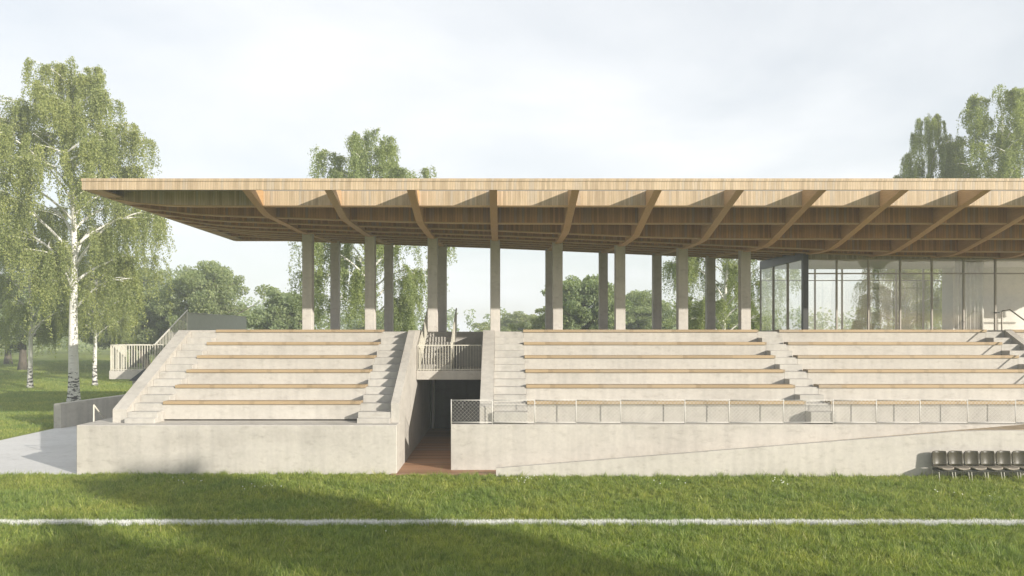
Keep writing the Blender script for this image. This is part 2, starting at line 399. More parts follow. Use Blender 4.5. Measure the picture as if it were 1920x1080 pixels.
# tunnel: end wall, ceiling, door
tu = thing('players_tunnel', 'dark tunnel passage with a door under the bridge landing', 'tunnel', (-1.9, 30, 0))
box('end_wall', -3.17, -0.2, 32.6, 32.9, 0.0, 2.5, 'concrete_shaded', tu)
box('ceiling', -3.172, -0.682, 28.4, 32.9, 2.50, 2.75, 'concrete_shaded', tu)
dr = box('door', -2.95, -1.55, 32.53, 32.6, 0.03, 2.2, 'concrete_shaded', tu, 0.01)
MB().tube([(-1.72, 32.5, 0.95), (-1.72, 32.5, 1.2)], 0.015).build('door_handle', 'galv', dr)
box('door_frame', -3.05, -2.95, 32.50, 32.6, 0.03, 2.3, 'galv', dr)

# ------------------------------------------------------------------ balustrades
def balustrade(root, a, b, h=0.95, pitch=0.11, mat='cream', deep=0.045, thick=0.014, zoff=0.05):
    """vertical flat bars between a and b (points on the walking surface), hand rail on top"""
    a = Vector(a); b = Vector(b); d = b - a; hl = Vector((d.x, d.y, 0)); n = max(2, int(hl.length / pitch))
    hd = hl.normalized()
    up = Vector((0, 0, 1))
    MB().bar(a + up * h, b + up * h, 0.05, 0.03).build('top_rail', mat, root)
    MB().bar(a + up * zoff, b + up * zoff, 0.04, 0.02).build('bottom_rail', mat, root)
    me = None
    for i in range(n + 1):
        p = a + d * (i / n)
        if me is None:
            mb = MB(); r = Vector((-hd.y, hd.x, 0))
            c = [p - hd * thick / 2 - r * deep / 2, p + hd * thick / 2 - r * deep / 2, p + hd * thick / 2 + r * deep / 2, p - hd * thick / 2 + r * deep / 2]
            z0, z1 = 0.0, h - 0.012
            mb.add([q + up * z0 for q in c] + [q + up * z1 for q in c], BF)
            o = obj('baluster', mb.v, mb.f, mat, root, origin=p); me = o.data
        else:
            obj('baluster', None, None, mat, root, origin=p, mesh=me)

br = thing('stair_bridge', 'concrete landing with cream balustrade and steps above the tunnel mouth', 'stair bridge', (-1.9, 27.5, 2.5))
box('landing_slab', -3.168, -0.685, 27.45, 30.95, 2.525, 2.86, 'concrete', br, 0.01)
box('rear_wall', -3.168, -0.685, 30.95, PB, 2.54, 4.31, 'concrete_step', br)
for j in range(7):
    z = 2.86 + 1.45 * (j + 1) / 7; y = 28.0 + 0.42 * j
    box('step', -3.166, -1.93, y, 30.949, z - 1.45 / 7, z - 0.001 * (j == 6), 'concrete_step', br, 0.006)
balustrade(br, (-3.12, 27.52, 2.86), (-0.74, 27.52, 2.86), 0.95, 0.10)
balustrade(br, (-3.09, 27.8, 2.92), (-3.09, 30.9, 4.34), 0.95, 0.10)
balustrade(br, (-1.89, 27.8, 2.92), (-1.89, 30.9, 4.34), 0.95, 0.10)

ss = thing('side_staircase', 'outer concrete staircase with cream balustrade and landing beside left terrace', 'staircase', (-13.7, 29.5, 0))
box('landing_slab', -15.3, -12.125, 28.7, 29.9, 2.46, 2.79, 'concrete', ss, 0.01)
for j in range(7):
    z = 2.79 + 1.5 * (j + 1) / 7; y = 29.2 + 0.42 * j
    box('step', -13.5, -12.125, y, 32.2, z - 1.5 / 7, z, 'concrete_step', ss, 0.006)
prism_x('stringer', [(29.0, 2.47), (29.0, 2.76), (32.19, 4.25), (32.19, 3.6), (30.2, 2.47)], -13.68, -13.505, 'concrete', ss)
box('walkway_slab', -14.5, -12.13, 32.2, 42, 4.0, 4.29, 'concrete', ss)
prism_y('under_flight', [(-14.30, 2.43), (-13.45, 2.43), (-13.30, 2.88), (-13.72, 2.88)], 28.25, 28.69, 'soffit_shade', ss)
for px, py in ((-14.6, 29.3), (-14.2, 36.5), (-14.2, 41.5)):
    MB().tube([(px, py, 0), (px, py, 2.47 if py < 30 else 4.01)], 0.08, 12).build('support_post', 'galv', ss, True)
balustrade(ss, (-15.26, 28.76, 2.79), (-13.62, 28.76, 2.79), 1.0, 0.10)
balustrade(ss, (-15.26, 28.8, 2.79), (-15.26, 29.86, 2.79), 1.0, 0.10)
balustrade(ss, (-15.2, 29.86, 2.79), (-13.72, 29.86, 2.79), 1.0, 0.10)
balustrade(ss, (-13.6, 28.85, 2.79), (-13.6, 31.9, 4.25), 1.0, 0.13, deep=0.018)
balustrade(ss, (-13.62, 31.95, 4.29), (-14.4, 41.5, 4.29), 0.85, 0.10, 'cream_shaded', deep=0.05)

rw = thing('retaining_wall', 'low shaded concrete wall along the lawn side of the path', 'wall', (-19.5, 35, 0))
v = [(-19.95, 32.8, -0.1), (-19.62, 32.8, -0.1), (-18.9, 37.6, -0.1), (-19.23, 37.6, -0.1), (-19.95, 32.8, 1.1), (-19.62, 32.8, 1.1), (-18.9, 37.6, 1.1), (-19.23, 37.6, 1.1)]
obj('wall_panel', v, BF, 'concrete', rw)
v2 = [(-18.9, 37.6, -0.1), (-12.2, 37.6, -0.1), (-12.2, 37.9, -0.1), (-19.23, 37.6 + 0.3, -0.1), (-18.9, 37.605, 1.1), (-12.2, 37.6, 1.1), (-12.2, 37.9, 1.1), (-19.23, 37.9, 1.1)]
obj('wall_panel', v2, BF, 'concrete', rw)

# handrails
hr = thing('handrail', 'small cream tubular handrail at the corner of the left front wall', 'handrail', (-13.32, 23.6, 0))
MB().tube([(-13.18, 23.8, 0.0), (-13.18, 23.8, 1.95)], 0.022, 8).build('post', 'cream', hr, True)
MB().tube([(-13.18, 23.8, 1.95), (-13.72, 25.6, 1.18)], 0.024, 8).build('rail', 'cream', hr, True)
MB().tube([(-13.72, 25.6, 0.0), (-13.72, 25.6, 1.18)], 0.022, 8).build('post', 'cream', hr, True)
hr = thing('handrail', 'dark tubular handrail rising on the cheek wall at the right end of benches', 'handrail', (19.08, 27.5, 4.37))
MB().tube([(19.07, 28.05, 4.37), (19.07, 28.05, 5.10)], 0.024, 8).build('post', 'bronze', hr, True)
MB().tube([(19.07, 28.05, 5.10), (19.07, 27.6, 5.14), (19.07, 23.6, 3.03)], 0.026, 8).build('rail', 'bronze', hr, True)
MB().tube([(19.07, 23.6, 2.2), (19.07, 23.6, 3.03)], 0.024, 8).build('post', 'bronze', hr, True)

# ------------------------------------------------------------------ chain link fence
fe = thing('chain_link_fence', 'low cream chain link fence on top of the right front wall', 'fence', (8, 22.9, 1.44))
FY, FZ0, FZ1 = 22.93, 1.50, 2.19
post_px = [846, 923, 1002.5, 1080, 1163.6, 1284, 1367, 1469, 1562, 1643, 1725, 1814, 1904, 1990, 2075, 2160]
PX = [(p - 940) * FY / F_PX for p in post_px]
for x in PX: MB().tube([(x, FY, 1.44), (x, FY, FZ1 + 0.03)], 0.015, 8).build('post', 'galv', fe, True)
for x0, x1 in zip(PX[:-1], PX[1:]):
    MB().tube([(x0, FY, FZ1), (x1, FY, FZ1)], 0.012, 8).build('top_rail', 'galv', fe, True)
    MB().tube([(x0, FY, FZ0), (x1, FY, FZ0)], 0.012, 8).build('bottom_rail', 'galv', fe, True)
    mb = MB(); H = FZ1 - FZ0; P = 0.12
    k = int((x0 - H) / P)
    while k * P < x1 + H:
        for sgn in (1, -1):
            xa = k * P
            # line x = xa + sgn*t, z = FZ0 + t
            t0, t1 = 0.0, H
            if sgn > 0: t0 = max(t0, x0 - xa); t1 = min(t1, x1 - xa)
            else: t0 = max(t0, xa - x1); t1 = min(t1, xa - x0)
            if t1 - t0 > 0.01:
                mb.bar((xa + sgn * t0, FY + 0.004 * sgn, FZ0 + t0), (xa + sgn * t1, FY + 0.004 * sgn, FZ0 + t1), 0.005, 0.005, (0, 1, 0))
        k += 1
    o = mb.build('wire_mesh', 'galv', fe); o['kind'] = 'stuff'

# ------------------------------------------------------------------ canopy roof
RF, RB = 21.66, 34.0
BP, B0X = 2.433, -7.54
RX0, RX1 = -12.35, 27.5
def lerp_tab(x, tab):
    return float(np.interp(x, [a for a, _ in tab], [b for _, b in tab]))
LT = [(-12.4, 4.144), (-11.6, 4.02), (-10, 3.84), (-5, 3.66), (0, 3.49), (6, 3.23), (10, 3.05), (14, 2.9), (30, 2.6)]
FT = [(21.66, 4.144), (22.97, 3.90), (24.28, 3.55), (25.6, 3.2), (26.9, 2.9), (29, 2.5), (40, 1.0)]
def zb(x, y):
    a = lerp_tab(x, LT); b = lerp_tab(y, FT); k = 0.10
    h = max(k - abs(a - b), 0) / k
    v = max(a, b) + h * h * k * 0.25
    if y > 27.8: v = min(v + 0.05 * (y - 27.8), 4.13)
    return EYE + min(v, 4.144)
ro = thing('canopy_roof', 'large timber canopy roof with deep beams carried on slender concrete columns', 'roof', (7, 28, 4.3))
fb_ = box('fascia_board', RX0, RX1, RF, RF + 0.07, 8.50, 8.752, 'timber', ro, 0.004)
box('fascia_cap', RX0 - 0.02, RX1, RF - 0.02, RF + 0.09, 8.752, 8.835, 'timber', fb_, 0.004)
box('edge_beam', RX0, RX0 + 0.09, RF + 0.072, RB, 8.499, 8.752, 'timber', ro)
box('edge_cap', RX0 - 0.02, RX0 + 0.10, RF + 0.092, RB, 8.752, 8.833, 'timber', ro)
box('edge_soffit', RX0 + 0.092, RX0 + 0.55, RF + 0.072, RB - 0.1, 8.50, 8.54, 'timber_beam', ro)
bx_list = [B0X + BP * k for k in range(15) if B0X + BP * k < RX1 - 0.2]
for x in bx_list:
    ys = list(np.linspace(RF + 0.075, RB - 0.075, 40))
    prof = [(y, zb(x, y) + 0.015 - 0.07 * min(1, max(0, (y - RF - 0.1) / 1.0))) for y in ys] + [(RB - 0.075, 8.715), (RF + 0.075, 8.715)]
    prism_x('beam', prof, x - 0.115, x + 0.115, 'timber_beam', ro)
edges = [RX0 + 0.092] + [v for x in bx_list for v in (x - 0.117, x + 0.117)] + [RX1]
for k in range(1, 10):
    y = RF + 1.31 * k
    for x0, x1 in zip(edges[0::2], edges[1::2]):
        n = 6
        prof = [(x, zb(x, y)) for x in np.linspace(x0, x1, n)] + [(x1, 8.717), (x0, 8.717)]
        pu = prism_y('purlin', prof, y, y + 0.09, 'timber_shaded' if k > 1 else 'timber', ro)
        prof = [(x, zb(x, y) - 0.035 * min(1.0, max(0.0, (x - RX0 - 0.3) / 1.6))) for x in np.linspace(x0, x1, n)] + [(x, zb(x, y) + 0.004) for x in np.linspace(x1, x0, n)]
        prism_y('purlin_edge', prof, y - 0.03, y + 0.12, 'timber_lit_edge', pu)
for x0, x1 in zip(edges[0::2], edges[1::2]):
    prof = [(x, zb(x, RB)) for x in np.linspace(x0, x1, 6)] + [(x1, 8.717), (x0, 8.717)]
    prism_y('rear_fascia', prof, RB - 0.072, RB, 'timber_shaded', ro)
box('roof_deck', B0X, RX1, RF + 1.31, RB, 8.72, 8.80, 'roofing', ro)
box('roof_deck', RX0 + 0.1, B0X - 0.001, RF + 0.092, RB, 8.72, 8.80, 'roofing', ro)
cme = None
for x in bx_list[:8]:
    for cy0, cd in ((28.55, 0.36), (33.25, 0.34)):
        box('column', x - 0.19, x + 0.19, cy0, cy0 + cd, 4.31, zb(x, cy0 + 0.18) + 0.05, 'concrete_column', ro, 0.012)

# ------------------------------------------------------------------ glass pavilion
pa = thing('glass_pavilion', 'glazed clubroom with dark corner post under the right half of the roof', 'pavilion', (19, 31, 4.32))
GX, GY, GB, GZ0, GZ1, GT = 11.82, 28.62, 33.55, 4.34, 7.13, 6.58
box('corner_post', GX - 0.10, GX + 0.10, GY - 0.06, GY + 0.14, 4.32, 7.56, 'black', pa)
hd = box('header', GX + 0.102, RX1, GY, GY + 0.12, GZ1, 7.54, 'timber_header', pa)
box('side_header', GX - 0.06, GX + 0.06, GY + 0.142, GB - 0.06, GZ1, 7.50, 'black', pa)
box('sill', GX + 0.102, RX1, GY - 0.03, GY + 0.12, 4.322, 4.36, 'bronze', pa)
box('side_sill', GX - 0.05, GX + 0.05, GY + 0.142, GB - 0.06, 4.322, 4.36, 'bronze', pa)
box('ceiling', GX + 0.12, RX1, GY + 0.13, GB - 0.07, GZ1 + 0.02, GZ1 + 0.08, 'white_wall', pa)
MP = 1.235
def glazed(y, x0, x1, mat, mw, name='mullion'):
    xs = []
    x = x0
    while x < x1: xs.append(x); x += MP
    for i, x in enumerate(xs):
        if i: box(name, x - mw / 2, x + mw / 2, y, y + 0.09, GZ0 + 0.02, GZ1, mat, pa)
        xr = xs[i + 1] if i + 1 < len(xs) else x1
        a, b_ = x + (mw / 2 if i else 0.1) + 0.001, xr - mw / 2 - 0.001
        box('transom', a, b_, y + 0.01, y + 0.075, GT - 0.025, GT + 0.025, mat, pa)
        box('glass_pane', a, b_, y + 0.035, y + 0.047, GZ0 + 0.02, GT - 0.026, 'glass', pa)
        box('glass_pane', a, b_, y + 0.035, y + 0.047, GT + 0.026, GZ1 - 0.001, 'glass', pa)
glazed(GY, GX, RX1, 'bronze', 0.052)
def glazed_back(y, x0, x1):
    x = x0; i = 0
    while x < x1:
        xr = min(x + MP, x1)
        box('mullion', x - 0.03, x + 0.03, y, y + 0.08, 4.33, 7.45, 'bronze', pa)
        box('transom', x + 0.031, xr - 0.031, y + 0.01, y + 0.065, GT + 0.06 - 0.02, GT + 0.06 + 0.02, 'bronze', pa)
        box('glass_pane', x + 0.031, xr - 0.031, y + 0.03, y + 0.04, 4.33, 7.45, 'glass', pa)
        x = xr; i += 1
glazed_back(GB - 0.05, GX, 20.0)
ys = [GY + 0.142, GY + 1.75, GY + 3.35, GB - 0.07]
for i, (a, b_) in enumerate(zip(ys[:-1], ys[1:])):
    if i: box('mullion', GX - 0.045, GX + 0.045, a - 0.035, a + 0.035, 4.362, GZ1 - 0.002, 'bronze', pa)
    box('glass_pane', GX - 0.006, GX + 0.006, a + 0.036, b_ - 0.036, 4.362, GZ1 - 0.002, 'glass', pa)
box('partition_wall', 20.0, 27.4, 32.6, 32.75, 4.33, GZ1 + 0.015, 'white_wall', pa)
box('partition_return', 20.0, 20.15, 32.752, 33.4, 4.33, GZ1 + 0.015, 'white_wall', pa)
# curtain gathered behind the front glass
for cx in (17.9, 21.6):
    n = 40; pr = []
    for i in range(n + 1):
        u = i / n; pr.append((cx + 1.15 * u, GY + 0.42 + 0.05 * math.sin(u * 46) + 0.02 * math.sin(u * 17)))
    v = [(x, y, 4.36) for x, y in pr] + [(x, y, 7.1) for x, y in pr]
    f = [(i, i + 1, n + 2 + i, n + 1 + i) for i in range(n)]
    o = obj('curtain', v, f, 'curtain', pa, True)
    sm = o.modifiers.new('thickness', 'SOLIDIFY'); sm.thickness = 0.006
MB().tube([(19.12, GY - 0.05, 5.06), (19.34, GY - 0.05, 5.06)], 0.022, 8).build('door_handle', 'black', pa, True)

# ------------------------------------------------------------------ seats in front of the ramp wall
def make_seat():
    t = thing('team_seat', 'x', 'seat', (0, 0, 0), 'row of team seats by the ramp wall')
    # back shell: rounded rectangle, bowed in plan and raked
    def shell(name, mat, w, h, z0, y0, thick, bow, rake, nx=10, nz=8, rnd=0.07):
        fr, bk = [], []
        for j in range(nz + 1):
            v_ = j / nz; z = z0 + h * v_
            inset = 0.0
            dt = min(v_, 1 - v_) * h
            if dt < rnd: inset = rnd - math.sqrt(max(rnd * rnd - (rnd - dt) ** 2, 0))
            for i in range(nx + 1):
                u = i / nx * 2 - 1
                x = u * (w / 2 - inset)
                y = y0 - bow * u * u + rake * v_ + 0.015 * math.sin(v_ * math.pi)
                fr.append((x, y, z)); bk.append((x * 0.985, y + thick, z))
        n = (nx + 1) * (nz + 1); f = []
        for j in range(nz):
            for i in range(nx):
                a = j * (nx + 1) + i
                f.append((a, a + 1, a + nx + 2, a + nx + 1)); f.append((n + a + nx + 1, n + a + nx + 2, n + a + 1, n + a))
        ring = [i for i in range(nx + 1)] + [j * (nx + 1) + nx for j in range(1, nz + 1)] + [nz * (nx + 1) + i for i in range(nx - 1, -1, -1)] + [j * (nx + 1) for j in range(nz - 1, 0, -1)]
        for a, b_ in zip(ring, ring[1:] + ring[:1]): f.append((b_, a, n + a, n + b_))
        o = obj(name, fr + bk, f, mat, t, True, origin=(0, 0, 0)); fixn(o); return o
    shell('backrest', 'seat', 0.455, 0.42, 0.385, 0.10, 0.035, 0.07, 0.04, rnd=0.045)
    # seat pan
    nx, ny = 10, 8; top, bot = [], []
    for j in range(ny + 1):
        v_ = j / ny; y = -0.34 + 0.43 * v_
        for i in range(nx + 1):
            u = i / nx * 2 - 1
            ins = 0.05 * max(0, 1 - v_ * 5) ** 2
            x = u * (0.215 - ins)
            z = 0.375 + 0.03 * u * u - 0.035 * max(0, 0.35 - v_) - 0.012 * v_
            top.append((x, y, z)); bot.append((x, y, z - 0.05 + 0.01 * u * u))
    n = len(top); f = []
    for j in range(ny):
        for i in range(nx):
            a = j * (nx + 1) + i
            f.append((a, a + 1, a + nx + 2, a + nx + 1)); f.append((n + a + nx + 1, n + a + nx + 2, n + a + 1, n + a))
    ring = [i for i in range(nx + 1)] + [j * (nx + 1) + nx for j in range(1, ny + 1)] + [ny * (nx + 1) + i for i in range(nx - 1, -1, -1)] + [j * (nx + 1) for j in range(ny - 1, 0, -1)]
    for a, b_ in zip(ring, ring[1:] + ring[:1]): f.append((b_, a, n + a, n + b_))
    o = obj('seat', top + bot, f, 'seat_pad', t, True, origin=(0, 0, 0)); fixn(o)
    MB().bar((-0.236, -0.12, 0.295), (0.236, -0.12, 0.295), 0.30, 0.06).build('crossbar', 'black', t, origin=(0, 0, 0))
    for sx in (-1, 1):
        MB().tube([(sx * 0.185, -0.02, 0.315), (sx * 0.19, -0.20, 0.30), (sx * 0.20, -0.26, 0.0)], 0.013, 8).build('leg', 'cream', t, True, origin=(0, 0, 0))
        MB().tube([(sx * 0.185, -0.02, 0.315), (sx * 0.19, 0.06, 0.30), (sx * 0.20, 0.14, 0.0)], 0.013, 8).build('leg', 'cream', t, True, origin=(0, 0, 0))
    return t
def copy_tree(o, parent=None):
    c = o.copy(); C.objects.link(c); c.parent = parent
    for ch in list(o.children): copy_tree(ch, c)
    return c
proto = make_seat()
ords = ['leftmost', 'second', 'third', 'fourth', 'fifth', 'sixth', 'seventh']
for i in range(7):
    o = proto if i == 0 else copy_tree(proto)
    o.location = (12.92 + 0.473 * i, 21.62, 0.0)
    o['label'] = 'brown shell seat by the ramp wall, ' + (ords[0] + ' of the row' if i == 0 else ords[i] + ' from the left end')

# ------------------------------------------------------------------ trees
def leaves_mesh(name, P, size, mat, parent, origin, rng, hang=0.6, asp=0.62):
    n = len(P)
    nrm = rng.normal(size=(n, 3)); nrm[:, 2] *= (1 - hang * 0.6); nrm /= np.linalg.norm(nrm, axis=1, keepdims=True)
    a = rng.normal(size=(n, 3)) * (1 - hang * 0.7); a[:, 2] -= hang * 1.4
    a -= nrm * np.sum(a * nrm, axis=1, keepdims=True); a /= np.linalg.norm(a, axis=1, keepdims=True) + 1e-9
    b = np.cross(nrm, a); s = (size * rng.uniform(0.7, 1.3, n))[:, None]
    q = np.stack([P - a * s * 0.5, P + b * s * asp * 0.5 - a * s * 0.05, P + a * s * 0.6, P - b * s * asp * 0.5 - a * s * 0.05], axis=1)
    return big_mesh(name, q, 4, mat, parent, origin)

def make_birch(name, label, loc, h, cr, seed, n_leaf, r0=0.3, low=0.30, droop=1.0, leaf=0.095, nl=26, lean=0.0, group='birch trees', twin=False):
    rng = np.random.default_rng(seed); t = thing(name, label, 'tree', loc, group)
    base = Vector(loc)
    ns = 16; ph = rng.uniform(0, 6.28, 4)
    def trunk_at(u):
        return np.array([lean * u * h * 0.1 + 0.34 * math.sin(u * 5.5 + ph[0]) * u + 0.05 * math.sin(u * 13 + ph[1]), 0.18 * math.sin(u * 4 + ph[2]) * u, u * h * 0.97])
    def rad(u): return r0 * ((1 - u) ** 1.15) * (1 + 0.35 * math.exp(-u * h / 0.45)) + 0.012
    bend = rng.uniform(-0.5, 0.5)
    us = np.concatenate([[0, 0.012, 0.03], np.linspace(0.06, 1, ns)])
    mb = MB(); mb.tube([base + Vector(trunk_at(u)) for u in us], [rad(u) for u in us], 12)
    mb.build('trunk', 'birch_bark', t, True, origin=loc)
    br = MB(); S0, SO, SL = [], [], []
    def profile(u):
        return float(np.interp(u, [0.2, 0.34, 0.5, 0.68, 0.85, 0.97], [0.62, 0.92, 1.0, 0.86, 0.58, 0.24]))
    for i in range(nl):
        u = low + (0.985 - low) * ((i + rng.uniform(0, 0.8)) / nl) ** 0.9
        az = i * 2.399 + rng.uniform(-0.5, 0.5)
        Ln = cr * profile(u) * rng.uniform(0.66, 1.15)
        rise = Ln * rng.uniform(0.75, 1.15) * (1.0 - 0.25 * u)
        p0 = trunk_at(u - 0.02); o = np.array([math.cos(az), math.sin(az), 0])
        side = np.array([-o[1], o[0], 0]); cv = rng.uniform(-0.25, 0.25)
        pts = []
        for s in np.linspace(0, 1, 9):
            pts.append(p0 + o * Ln * (s ** 1.08) + side * cv * Ln * s * s + np.array([0, 0, rise * (1.25 * s - 0.62 * s * s) - 0.25 * Ln * max(0, s - 0.75) * droop]))
        rb = min(rad(u) * 0.55, 0.02 + 0.016 * Ln)
        br.tube([base + Vector(p) for p in pts], [rb * (1 - 0.88 * s) + 0.006 for s in np.linspace(0, 1, 9)], 6)
        paths = [(pts, Ln)]
        for k in range(int(rng.integers(4, 7))):
            s0 = rng.uniform(0.3, 0.92); f = s0 * 8; j = min(int(f), 7); q0 = pts[j] + (pts[j + 1] - pts[j]) * (f - j)
            az2 = az + rng.choice([-1, 1]) * rng.uniform(0.4, 1.2); o2 = np.array([math.cos(az2), math.sin(az2), 0])
            l2 = Ln * rng.uniform(0.28, 0.55) * (1.15 - 0.5 * s0); r2 = l2 * rng.uniform(0.15, 0.6)
            q = [q0 + o2 * l2 * s + np.array([0, 0, r2 * (1.3 * s - 0.8 * s * s)]) for s in np.linspace(0, 1, 5)]
            br.tube([base + Vector(p) for p in q], [rb * 0.4 * (1 - 0.8 * s) + 0.004 for s in np.linspace(0, 1, 5)], 5)
            paths.append((q, l2))
        for (q, ll) in paths:
            q = np.array(q); nst = int(5 + ll * 9)
            ss_ = rng.uniform(0.25, 1.0, nst) ** 0.75
            idx = ss_ * (len(q) - 1); j = np.minimum(idx.astype(int), len(q) - 2); P0 = q[j] + (q[j + 1] - q[j]) * (idx - j)[:, None]
            a = rng.uniform(0, 6.28, nst); oo = np.stack([np.cos(a), np.sin(a), np.zeros(nst)], 1) * 0.5 + o * 0.6
            S0.append(P0); SO.append(oo); SL.append(rng.uniform(0.35, 1.0, nst) ** 1.5 * (0.55 + 0.34 * cr) * droop * (0.72 + 0.5 * (1 - u)) * np.where(rng.uniform(size=nst) < 0.18, 1.5, 1.0))
    nst = int(60 + cr * 26); uu = rng.uniform(0.60, 1.0, nst) ** 0.8
    P0 = np.array([trunk_at(u) for u in uu]); a = rng.uniform(0, 6.28, nst)
    S0.append(P0); SO.append(np.stack([np.cos(a), np.sin(a), np.zeros(nst)], 1) * rng.uniform(0.4, 1.5, nst)[:, None]); SL.append(rng.uniform(0.4, 1.6, nst))
    br.build('branches', 'birch_bark', t, True, origin=loc)
    S0 = np.concatenate(S0); SO = np.concatenate(SO); SL = np.concatenate(SL)
    # thin some strands out in patches so that the sky shows through
    hsh = np.sin(S0[:, 0] * 1.7 + ph[0]) * np.sin(S0[:, 1] * 1.5 + ph[1]) * np.sin(S0[:, 2] * 1.15 + ph[2])
    keep = rng.uniform(size=len(S0)) < np.clip(0.72 + 1.1 * hsh, 0.12, 1.0)
    S0, SO, SL = S0[keep], SO[keep], SL[keep]
    w = SL + 0.25; si = rng.choice(len(S0), n_leaf, p=w / w.sum()); u = rng.uniform(0, 1, n_leaf) ** 0.85
    bow = (1 - np.exp(-3.2 * u))[:, None]
    P = S0[si] + SO[si] * bow * (0.28 + 0.10 * SL[si])[:, None]
    P[:, 2] += 0.10 * np.sin(np.minimum(u * 4, 3.14)) - SL[si] * u ** 1.25
    sw = rng.normal(size=(len(S0), 2)) * 0.12
    P[:, :2] += sw[si] * (u[:, None] ** 2) * SL[si][:, None]
    P += rng.normal(size=P.shape) * 0.065
    P[:, 2] = np.maximum(P[:, 2], 1.2)
    leaves_mesh('crown', P + np.array(loc), leaf, 'birch_leaf', t, loc, rng)
    return t

def make_broad(name, label, loc, h, w, seed, n_leaf, leaf=0.22, group='broadleaf trees', low=0.18):
    rng = np.random.default_rng(seed); t = thing(name, label, 'tree', loc, group); base = Vector(loc)
    mb = MB(); r0 = 0.022 * h
    us = np.linspace(0, 1, 10)
    tp = [np.array([0.25 * math.sin(u * 4 + seed) * u, 0.2 * math.sin(u * 3 + seed * 2) * u, u * h * 0.8]) for u in us]
    mb.tube([base + Vector(p) for p in tp], [r0 * (1 - 0.9 * u) * (1 + 0.5 * math.exp(-u * 16)) + 0.02 for u in us], 9)
    mb.build('trunk', 'brown_bark', t, True, origin=loc)
    br = MB(); cent, rad = [], []
    nb = 34
    for i in range(nb):
        u = low + (0.93 - low) * (i + rng.uniform(0, 1)) / nb; az = i * 2.4 + rng.uniform(-0.4, 0.4)
        prof = float(np.interp(u, [0.1, 0.3, 0.5, 0.75, 0.95], [0.65, 0.98, 1.0, 0.72, 0.2]))
        Ln = w / 2 * prof * rng.uniform(0.55, 1.12)
        z0 = u * h * 0.8; p0 = np.array([np.interp(u, us, [p[0] for p in tp]), np.interp(u, us, [p[1] for p in tp]), z0])
        o = np.array([math.cos(az), math.sin(az), 0]); rise = Ln * rng.uniform(0.35, 0.85)
        pts = [p0 + o * Ln * s + np.array([0, 0, rise * s ** 0.8]) for s in np.linspace(0, 1, 5)]
        br.tube([base + Vector(p) for p in pts], [0.09 * (1 - s) + 0.012 for s in np.linspace(0, 1, 5)], 5)
        for k in range(int(rng.integers(4, 8))):
            s = rng.uniform(0.35, 1.05); c = p0 + o * Ln * s + np.array([0, 0, rise * s ** 0.8]) + rng.normal(size=3) * np.array([0.10, 0.10, 0.055]) * w * (0.6 + 0.4 * s)
            cent.append(c); rad.append(rng.uniform(0.045, 0.10) * w + 0.18)
    br.build('branches', 'brown_bark', t, True, origin=loc)
    cent = np.array(cent); rad = np.array(rad)
    ci = rng.choice(len(cent), n_leaf, p=rad ** 2 / (rad ** 2).sum())
    d = rng.normal(size=(n_leaf, 3)); d /= np.linalg.norm(d, axis=1, keepdims=True)
    P = cent[ci] + d * (rad[ci] * rng.uniform(0.15, 1.0, n_leaf) ** 0.55)[:, None] * np.array([1, 1, 0.72])
    P[:, 2] = np.clip(P[:, 2], 0.4, None)
    leaves_mesh('crown', P + np.array(loc), leaf, 'hazed_leaf', t, loc, rng, 0.25, 0.75)
    return t
def plant(src, label, loc, rot, sc, group=None):
    o = copy_tree(src); o.location = loc; o.rotation_euler = (0, 0, rot)
    o.scale = sc if isinstance(sc, tuple) else (sc, sc, sc); o['label'] = label
    if group: o['group'] = group
    return o

bA = make_birch('birch_tree', 'tall weeping birch with black-flecked white trunk at far left', (-25.9, 44.5, 0), 21.6, 5.8, 3, 230000, 0.31, 0.27, 1.2, 0.10, 36)
bB = make_birch('birch_tree', 'weeping birch rising behind the roof above the left columns', (-8.7, 48, 0), 18.2, 5.0, 11, 160000, 0.25, 0.26, 1.25, 0.10, 32)
bC = make_birch('birch_tree', 'tall birch whose top shows above the roof at far right', (35.2, 52, 0), 22.3, 6.0, 23, 180000, 0.32, 0.3, 1.2, 0.108, 32)
plant(bB, 'smaller birch with white trunk on the lawn left of the tall birch', (-35.6, 55.6, 0), 1.9, (0.72, 0.72, 0.78))
plant(bC, 'smaller birch with white trunk on the lawn right of the tall birch', (-32.0, 58.0, 0), 0.7, (0.56, 0.56, 0.58))
plant(bB, 'birch hanging behind the rightmost roof columns', (15.2, 50, 0), 3.6, (0.82, 0.82, 0.80))
plant(bC, 'small birch standing close behind the glass pavilion', (21.2, 38.5, 0), 2.0, (0.40, 0.40, 0.42))
plant(bA, 'slim birch whose top stands left of the tall birch above the roof', (31.3, 54, 0), 2.6, (0.52, 0.52, 0.97))
# trees behind the viewer, across the pitch: they throw the shadows on the grass

